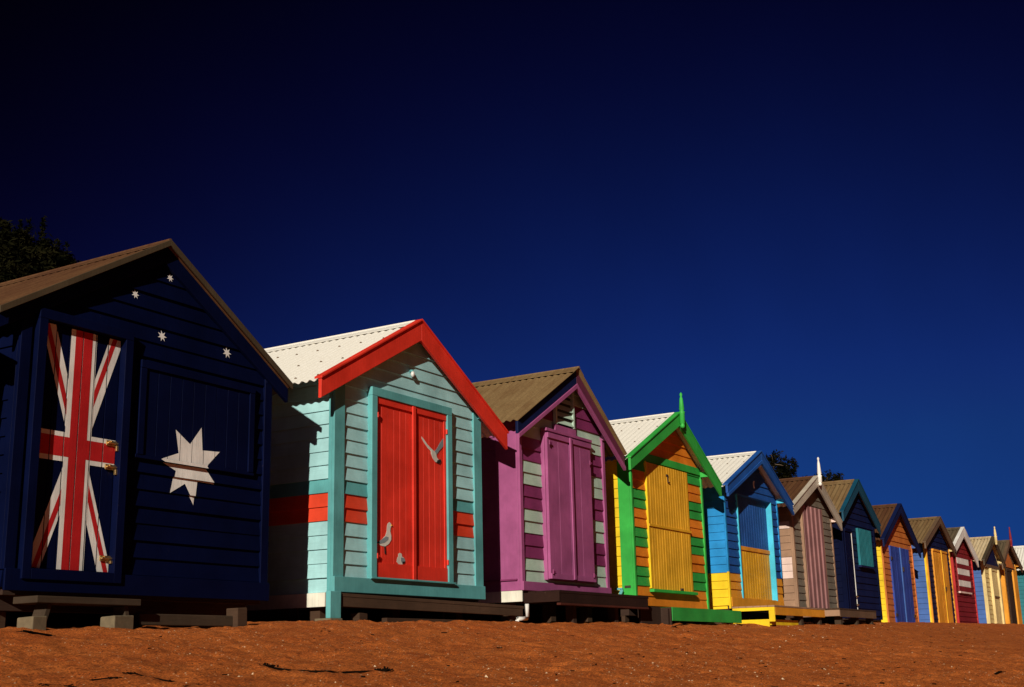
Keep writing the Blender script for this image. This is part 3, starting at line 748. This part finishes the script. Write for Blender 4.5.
block(5.00, 5.16, .13, .300, 5.67, 'larger pale block under the right end of the plank step', .02)
b = MB(); b.box(5.30, 6.08, 5.80, 5.86, .255, .322, 'timber_grey'); tag(b.build('timber_beam', None, .005), 'long weathered beam lying on the sand under the navy hut', 'beam')
b = MB(); b.prism([(6.08, 5.76, .2), (6.17, 5.76, .2), (6.17, 5.86, .2), (6.08, 5.86, .2)], [(6.075, 5.76, .37), (6.165, 5.76, .375), (6.165, 5.86, .37), (6.075, 5.86, .37)], 'timber'); tag(b.build('timber_stump', None, .005), 'short upright wooden stump at the right end of the beam', 'stump')
b = MB(); b.bar((5.22, 5.90, .36), (5.42, 5.84, .30), .06, .05, 'timber_grey'); tag(b.build('timber_offcut', None, .004), 'short tilted offcut between plank step and beam', 'offcut')

# ------------------------------------------------------------------ ground
ZS = [(-40, .12), (0, .17), (4.3, .215), (5.2, .235), (6.2, .26), (7.0, .30), (8.0, .305), (9.5, .315), (11, .34), (14.5, .365), (16, .40), (20.6, .47), (25.4, .53), (32.8, .60), (40, .64), (80, .70), (400, .8)]
def zs(x):
    for (a, p), (c, q) in zip(ZS, ZS[1:]):
        if x <= c: return p + (q - p) * max(0, (x - a)) / (c - a)
    return ZS[-1][1]
CAMH = .34
def ground(x, y, fine=True):
    t = y / 5.72
    if t < 0: base = -CAMH + .06 * y if y > -20 else -CAMH - 1.2 + .005 * (y + 20)
    elif t < 1: base = -CAMH + (zs(x) + CAMH) * (t * .82 + .18 * t * t)
    else: base = zs(x) + .02 * min(1, (t - 1) * 4) - .0 
    if y > 9.5: base += .10 * min(y - 9.5, 6)
    v = Vector((x, y, 0))
    n = .020 * noise.noise(v * 1.3) + .030 * noise.noise(v * 3.4 + Vector((9, 2, 1))) 
    if fine:
        n += .019 * noise.noise(v * 8.0 + Vector((3, 7, 4))) + .011 * noise.noise(v * 19 + Vector((1, 5, 8))) + .006 * noise.noise(v * 41)
    amp = 1.0 if t < .8 else max(.75, 1 - (t - .8) * 2)
    if x > 14: amp *= max(.45, 1 - (x - 14) * .04)
    return base + n * amp
def axis(lo, hi, d0, d1, step, grow):
    out = []; v = d0
    while v < d1: out.append(v); v += step
    s = step; v = d1
    while v < hi: out.append(v); s *= grow; v += s
    out.append(hi); s = step; v = d0; pre = []
    while v > lo: s *= grow; v -= s; pre.append(max(v, lo))
    return pre[::-1] + out
XS = axis(-300, 600, 2.0, 12.0, .022, 1.022); YS = axis(-300, 300, 1.4, 6.2, .022, 1.045)
me = bpy.data.meshes.new('sand'); verts = []; faces = []
for y in YS:
    for x in XS: verts.append((x, y, ground(x, y)))
nx = len(XS)
for j in range(len(YS) - 1):
    for i in range(nx - 1): faces.append((j * nx + i, j * nx + i + 1, (j + 1) * nx + i + 1, (j + 1) * nx + i))
me.from_pydata(verts, [], faces); me.polygons.foreach_set('use_smooth', [True] * len(faces))
m, n, l, bs = nt('sand')
v = coords(n, l)
f1 = noise_n(n, l, v, 3.0, 6, .65); f2 = noise_n(n, l, v, 110, 6, .8); f3 = noise_n(n, l, v, 480, 3, .7); f4 = noise_n(n, l, v, 22, 6, .75)
c = mix(n, l, ramp(n, l, f1, .35, .66), (.43, .100, .019, 1), (.60, .165, .034, 1))
c = mix(n, l, ramp(n, l, f4, .45, .72, (0, 0, 0, 1), (.75, .75, .75, 1)), c, (.22, .050, .013))
c = mix(n, l, .80, c, ramp(n, l, f2, .36, .64, (.05, .05, .05, 1), (.95, .95, .95, 1)), 'OVERLAY')
c = mix(n, l, .5, c, ramp(n, l, f3, .35, .65, (.15, .15, .15, 1), (.88, .88, .88, 1)), 'OVERLAY')
vo = n.new('ShaderNodeTexVoronoi'); vo.inputs['Scale'].default_value = 95; l.new(v, vo.inputs['Vector'])
sc_ = n.new('ShaderNodeSeparateColor'); l.new(vo.outputs['Color'], sc_.inputs[0])
g1 = ramp(n, l, sc_.outputs[0], .945, .955); g2 = ramp(n, l, vo.outputs['Distance'], .25, .45, (1, 1, 1, 1), (0, 0, 0, 1))
gm_ = n.new('ShaderNodeMath'); gm_.operation = 'MULTIPLY'; l.new(g1, gm_.inputs[0]); l.new(g2, gm_.inputs[1])
c = mix(n, l, gm_.outputs[0], c, mix(n, l, sc_.outputs[1], (.62, .30, .12, 1), (.80, .62, .42, 1)))
g3 = ramp(n, l, sc_.outputs[2], .96, .965); gm2 = n.new('ShaderNodeMath'); gm2.operation = 'MULTIPLY'; l.new(g3, gm2.inputs[0]); l.new(g2, gm2.inputs[1])
c = mix(n, l, gm2.outputs[0], c, (.05, .018, .010))
l.new(c, bs.inputs['Base Color']); bs.inputs['Roughness'].default_value = .9; bs.inputs['Specular IOR Level'].default_value = .1
ad = n.new('ShaderNodeMath'); ad.operation = 'MULTIPLY_ADD'; l.new(f3, ad.inputs[0]); ad.inputs[1].default_value = .35; l.new(f2, ad.inputs[2])
bp = n.new('ShaderNodeBump'); bp.inputs['Strength'].default_value = 1.0; bp.inputs['Distance'].default_value = .010
l.new(ad.outputs[0], bp.inputs['Height']); l.new(bp.outputs[0], bs.inputs['Normal'])
me.materials.append(m)
sand = bpy.data.objects.new('sand', me); COL.objects.link(sand); sand['kind'] = 'structure'

# shell grit: too many to count
rnd = random.Random(21); mb = MB()
for k in range(1100):
    t = rnd.random() ** 1.0; y = 1.2 + 4.4 * t; x = rnd.uniform(.9, 3.2) * y if rnd.random() < .75 else rnd.uniform(2, 6) * y
    if x > 26: continue
    z = ground(x, y); s_ = rnd.choice((.0025, .003, .004, .006)) * (1 + .05 * x); a = rnd.uniform(0, 6.28)
    if rnd.random() < .03: s_ *= 1.8
    ex, ey = math.cos(a) * s_, math.sin(a) * s_; q = s_ * rnd.uniform(.4, .9); tz = rnd.uniform(.2, 1) * s_
    fx, fy = -math.sin(a) * q, math.cos(a) * q
    mb.poly([(x + ex, y + ey, z), (x + fx, y + fy, z + .001), (x - ex, y - ey, z), (x, y, z + tz + .001)], 'shell')
    mb.poly([(x + ex, y + ey, z), (x, y, z + tz + .001), (x - ex, y - ey, z), (x - fx, y - fy, z + .001)], 'shell')
tag(mb.build('shell_grit'), 'tiny pale shell fragments scattered over the orange sand', None, None, 'stuff')
mb = MB()
for k in range(420):
    y = rnd.uniform(1.2, 5.6); x = rnd.uniform(.9, 5.0) * y; z = ground(x, y); a = rnd.uniform(0, 3.14); L = rnd.uniform(.006, .02); w = rnd.uniform(.002, .006)
    mb.bar((x - math.cos(a) * L, y - math.sin(a) * L, z + .003), (x + math.cos(a) * L, y + math.sin(a) * L, z + .004), w, w, 'weed')
tag(mb.build('seaweed_crumbs'), 'dark crumbs of dried seaweed scattered over the sand', None, None, 'stuff')
# a few washed-up sticks and weed clumps
def stick(pts, r_, label, ends=False):
    mb = MB(); P_ = []
    for x, y in pts: P_.append((x, y, ground(x, y) + r_ * .8))
    mb.tube(P_, [r_ * (.5 + .5 * math.sin(math.pi * (k + .5) / len(P_))) for k in range(len(P_))], 'weed', 6)
    for k in range(70):
        p = Vector(rnd.choice(P_)) + Vector((rnd.uniform(-.02, .02), rnd.uniform(-.02, .02), -.002)); d = Vector((rnd.uniform(-1, 1), rnd.uniform(-1, 1), rnd.uniform(-.1, .12))).normalized() * rnd.uniform(.006, .022)
        mb.bar(p, p + d, rnd.uniform(.002, .007), .003, 'weed')
    for e_ in ((P_[0], P_[-1]) if ends else ()):
        for k in range(45):
            p = Vector(e_) + Vector((rnd.gauss(0, .012), rnd.gauss(0, .02), rnd.uniform(0, .006))); d = Vector((rnd.uniform(-1, 1), rnd.uniform(-1, 1), rnd.uniform(-.2, .4))).normalized() * rnd.uniform(.006, .016)
            mb.bar(p, p + d, rnd.uniform(.003, .009), .005, 'weed')
    tag(mb.build('seaweed_strand'), label, 'seaweed', 'dark washed-up seaweed strands on the sand')

stick([(4.02, 3.64), (4.06, 3.54), (4.09, 3.44), (4.13, 3.40), (4.20, 3.42), (4.30, 3.38), (4.40, 3.33)], .006, 'dark curved seaweed strand lying lowest left of centre on the sand', True)
stick([(3.10, 3.44), (3.20, 3.37), (3.28, 3.34), (3.36, 3.34)], .0035, 'short seaweed strand at the bottom edge below the star')
stick([(2.74, 3.42), (2.82, 3.40), (2.92, 3.40), (2.99, 3.36)], .003, 'thin seaweed strand in the bottom left corner of the sand')
stick([(9.1, 1.80), (9.2, 1.77), (9.33, 1.78)], .008, 'dark seaweed scrap at the bottom right of the sand')
stick([(4.22, 5.44), (4.34, 5.47), (4.44, 5.50)], .008, 'dark strand of weed beside the small pale block')
stick([(12.2, 5.50), (12.4, 5.52), (12.6, 5.50)], .008, 'dark weed scrap on the sand crest before the green deck')

# ------------------------------------------------------------------ trees behind the huts
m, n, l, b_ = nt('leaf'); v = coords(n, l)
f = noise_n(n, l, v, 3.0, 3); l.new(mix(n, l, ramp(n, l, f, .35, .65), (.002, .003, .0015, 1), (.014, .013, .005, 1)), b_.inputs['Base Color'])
b_.inputs['Roughness'].default_value = .7; b_.inputs['Specular IOR Level'].default_value = 0; M['leaf'] = m
P('bark', (.10, .07, .05), wear=.6)
def tree(x, y, z0, h, blobs, label, seed, leaf=.06, dens=1.0, spikes=()):
    rnd = random.Random(seed)
    t = thing('coastal_tree', label, 'tree', (x, y, z0), 'trees behind the huts')
    mb = MB(); top = Vector((x, y, z0 + h * .75))
    def limb(a, b, ra, rb, n=6):
        pts = []; 
        for k in range(n + 1):
            q = a.lerp(b, k / n); w = math.sin(math.pi * k / n) * (b - a).length * .06
            pts.append(q + Vector((rnd.uniform(-w, w), rnd.uniform(-w, w), w)))
        mb.tube(pts, [ra + (rb - ra) * k / n for k in range(n + 1)], 'bark', 7)
    limb(Vector((x, y, z0 - .2)), top, .20, .06)
    for (bx, by, bz, r_) in blobs:
        s_ = Vector((x, y, z0 + (top.z - z0) * rnd.uniform(.35, .9)))
        limb(s_, Vector((bx, by, bz)), .07, .02)
        for q in range(3):
            limb(Vector((bx, by, bz)), Vector((bx + rnd.uniform(-1, 1) * r_ * .8, by + rnd.uniform(-1, 1) * r_ * .8, bz + rnd.uniform(-.3, 1) * r_ * .8)), .02, .008, 3)
    mb.build('trunk', t, 0, True)
    lb = MB()
    def clump(c, cr, k):
        for _ in range(k):
            d = Vector((rnd.gauss(0, 1), rnd.gauss(0, 1), rnd.gauss(0, 1))) * cr * .5
            p = c + d; a = Vector((rnd.uniform(-1, 1), rnd.uniform(-1, 1), rnd.uniform(-.4, 1))).normalized(); s = leaf * rnd.uniform(.6, 1.4)
            w = a.cross(Vector((rnd.uniform(-1, 1), rnd.uniform(-1, 1), rnd.uniform(-1, 1)))).normalized() * s * .28
            lb.poly([p - a * s, p + w, p + a * s, p - w], 'leaf')
    for (bx, by, bz, r_) in blobs:
        for _ in range(int(46 * dens)):
            d = Vector((rnd.gauss(0, 1), rnd.gauss(0, 1), rnd.gauss(0, 1))).normalized() * r_ * rnd.uniform(.35, 1.0) ** .6
            clump(Vector((bx, by, bz)) + d, r_ * .22, int(22 * dens))
    for (sx, sy, sz, hh, w) in spikes:
        for k in range(int(hh / .05)):
            f = k * .05 / hh
            if rnd.random() < .15: continue
            clump(Vector((sx + rnd.uniform(-.02, .02), sy, sz + k * .05)), w * (1 - f * .55) * (1.0 if (k // 2) % 2 else .6), 10)
    lb.build('crown', t)
    return t
tree(14.3, 20.3, 1.0, 6.6, [(14.2, 20.2, 7.3, .8), (15.1, 20.2, 7.35, .75), (15.7, 20.4, 7.25, .7), (16.15, 20.3, 7.35, .5), (15.95, 20.3, 7.95, .30), (15.4, 20.2, 7.95, .4), (14.9, 20.2, 7.98, .38), (14.4, 20.2, 8.0, .42), (15.7, 20.2, 7.9, .35), (13.9, 20.3, 7.9, .45), (15.9, 20.1, 7.1, .5), (16.2, 20.3, 7.82, .28), (16.05, 20.3, 7.7, .35), (16.4, 20.3, 7.35, .38), (14.9, 20.6, 7.3, .8), (15.6, 20.7, 7.2, .8), (14.0, 20.5, 7.4, .8), (13.3, 20.3, 7.25, .8), (12.6, 20.6, 6.6, .9), (14.8, 20.8, 6.5, 1.0), (15.6, 20.9, 6.4, .9), (15.9, 20.2, 6.8, .6), (13.8, 21, 6.4, 1.1), (15.2, 20.1, 7.6, .45), (14.7, 20.1, 7.6, .4)],
     'dark dense tree with upright leafy tips behind the navy hut', 5, .06, 1.7,
     spikes=[(14.78, 20, 8.0, .60, .09), (14.98, 20, 7.9, .72, .15), (15.30, 20, 8.0, .78, .09), (15.68, 20, 7.95, .45, .08), (15.88, 20, 7.9, .50, .10), (14.55, 20, 7.8, .35, .08)])
tree(40.4, 14.2, 1.0, 5.2, [(39.7, 14, 6.10, .42), (41.15, 14, 6.18, .36), (40.5, 14, 5.55, .6), (41.2, 14.1, 5.6, .35), (39.3, 14.2, 5.5, .5), (40.1, 14.0, 5.9, .35), (40.9, 14.4, 5.2, .7)],
     'dark bushy tree with two rounded heads between the bright blue and grey-brown huts', 9, .08, .8)
tree(45.6, 14.2, 1.0, 5.2, [(45.3, 14, 6.15, .50), (46.2, 14, 6.05, .50), (47.0, 14.1, 5.95, .45), (45.9, 14.3, 5.5, .8), (44.5, 14.2, 5.9, .45)],
     'low dark tree top showing just right of the white finial', 11, .08, .8)

# ------------------------------------------------------------------ light and sky
SUN_EL = R(20.0); dxy = Vector((.944, .33)).normalized()
to_sun = Vector((-dxy.x * math.cos(SUN_EL), -dxy.y * math.cos(SUN_EL), math.sin(SUN_EL)))
L = bpy.data.lights.new('sun', 'SUN'); L.energy = 5.0; L.angle = R(.5); L.color = (1.0, .91, .76)
lo = bpy.data.objects.new('sun', L); COL.objects.link(lo); lo.rotation_euler = (-to_sun).to_track_quat('-Z', 'Y').to_euler()
w = bpy.data.worlds.new('World'); S.world = w; w.use_nodes = True
n = w.node_tree.nodes; l = w.node_tree.links
for x in list(n): n.remove(x)
out = n.new('ShaderNodeOutputWorld'); bg = n.new('ShaderNodeBackground'); l.new(bg.outputs[0], out.inputs[0])
sky = n.new('ShaderNodeTexSky'); sky.sky_type = 'NISHITA'; sky.sun_disc = False; sky.sun_elevation = SUN_EL
sky.sun_rotation = math.atan2(to_sun.x, to_sun.y); sky.air_density = 1.0; sky.dust_density = 0.1; sky.ozone_density = 4.0; sky.altitude = 0
sep = n.new('ShaderNodeSeparateColor'); cmb = n.new('ShaderNodeCombineColor'); l.new(sky.outputs[0], sep.inputs[0])
def mth(op, a, b):
    q = n.new('ShaderNodeMath'); q.operation = op
    for s_, v_ in ((q.inputs[0], a), (q.inputs[1], b)):
        if isinstance(v_, (int, float)): s_.default_value = v_
        else: l.new(v_, s_)
    return q.outputs[0]
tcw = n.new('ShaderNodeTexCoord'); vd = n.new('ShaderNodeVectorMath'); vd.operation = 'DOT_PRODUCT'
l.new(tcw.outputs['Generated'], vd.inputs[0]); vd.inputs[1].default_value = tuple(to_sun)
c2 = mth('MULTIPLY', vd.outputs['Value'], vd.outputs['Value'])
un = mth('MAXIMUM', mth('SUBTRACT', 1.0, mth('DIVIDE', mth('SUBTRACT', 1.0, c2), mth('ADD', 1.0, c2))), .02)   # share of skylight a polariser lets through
dim = n.new('ShaderNodeMapRange'); l.new(vd.outputs['Value'], dim.inputs[0]); dim.inputs[1].default_value = -.35; dim.inputs[2].default_value = .3; dim.inputs[3].default_value = 1; dim.inputs[4].default_value = .30  # sky darkened by hand towards the unseen sun side, to cut fill light
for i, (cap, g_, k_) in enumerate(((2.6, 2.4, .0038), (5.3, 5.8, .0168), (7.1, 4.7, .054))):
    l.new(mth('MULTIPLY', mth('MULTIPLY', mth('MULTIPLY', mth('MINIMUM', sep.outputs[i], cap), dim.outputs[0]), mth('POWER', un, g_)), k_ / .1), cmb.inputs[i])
mpw = n.new('ShaderNodeMapping'); mpw.inputs['Rotation'].default_value = (0, R(20), R(30)); mpw.inputs['Scale'].default_value = (1.2, 9, 5); l.new(tcw.outputs['Generated'], mpw.inputs[0])
cn = n.new('ShaderNodeTexNoise'); cn.inputs['Scale'].default_value = 1.1; cn.inputs['Detail'].default_value = 5; l.new(mpw.outputs[0], cn.inputs['Vector'])
cr = n.new('ShaderNodeMapRange'); l.new(cn.outputs['Fac'], cr.inputs[0]); cr.inputs[1].default_value = .42; cr.inputs[2].default_value = .8; cr.inputs[3].default_value = 1.0; cr.inputs[4].default_value = 1.10   # faint cirrus
vm = n.new('ShaderNodeVectorMath'); vm.operation = 'SCALE'; l.new(cmb.outputs[0], vm.inputs[0]); l.new(cr.outputs[0], vm.inputs['Scale'])
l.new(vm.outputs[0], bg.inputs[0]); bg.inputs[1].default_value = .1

# ------------------------------------------------------------------ camera
right, down, fwd = (.52163, -.85288, -.02221), (.19809, .14639, -.96919), (.82986, .50116, .24531)
cam = bpy.data.cameras.new('camera'); co = bpy.data.objects.new('camera', cam); COL.objects.link(co)
mat = Matrix(((right[0], -down[0], -fwd[0], 0), (right[1], -down[1], -fwd[1], 0), (right[2], -down[2], -fwd[2], 0), (0, 0, 0, 1)))
co.matrix_world = mat
cam.sensor_width = 36; cam.lens = 1255.6 / 1024 * 36; cam.clip_start = .05; cam.clip_end = 3000
S.camera = co
S.render.engine = 'CYCLES'
S.view_settings.view_transform = 'Standard'; S.view_settings.look = 'None'; S.view_settings.exposure = -.1; S.view_settings.gamma = 1
S.render.resolution_x = 1024; S.render.resolution_y = 687
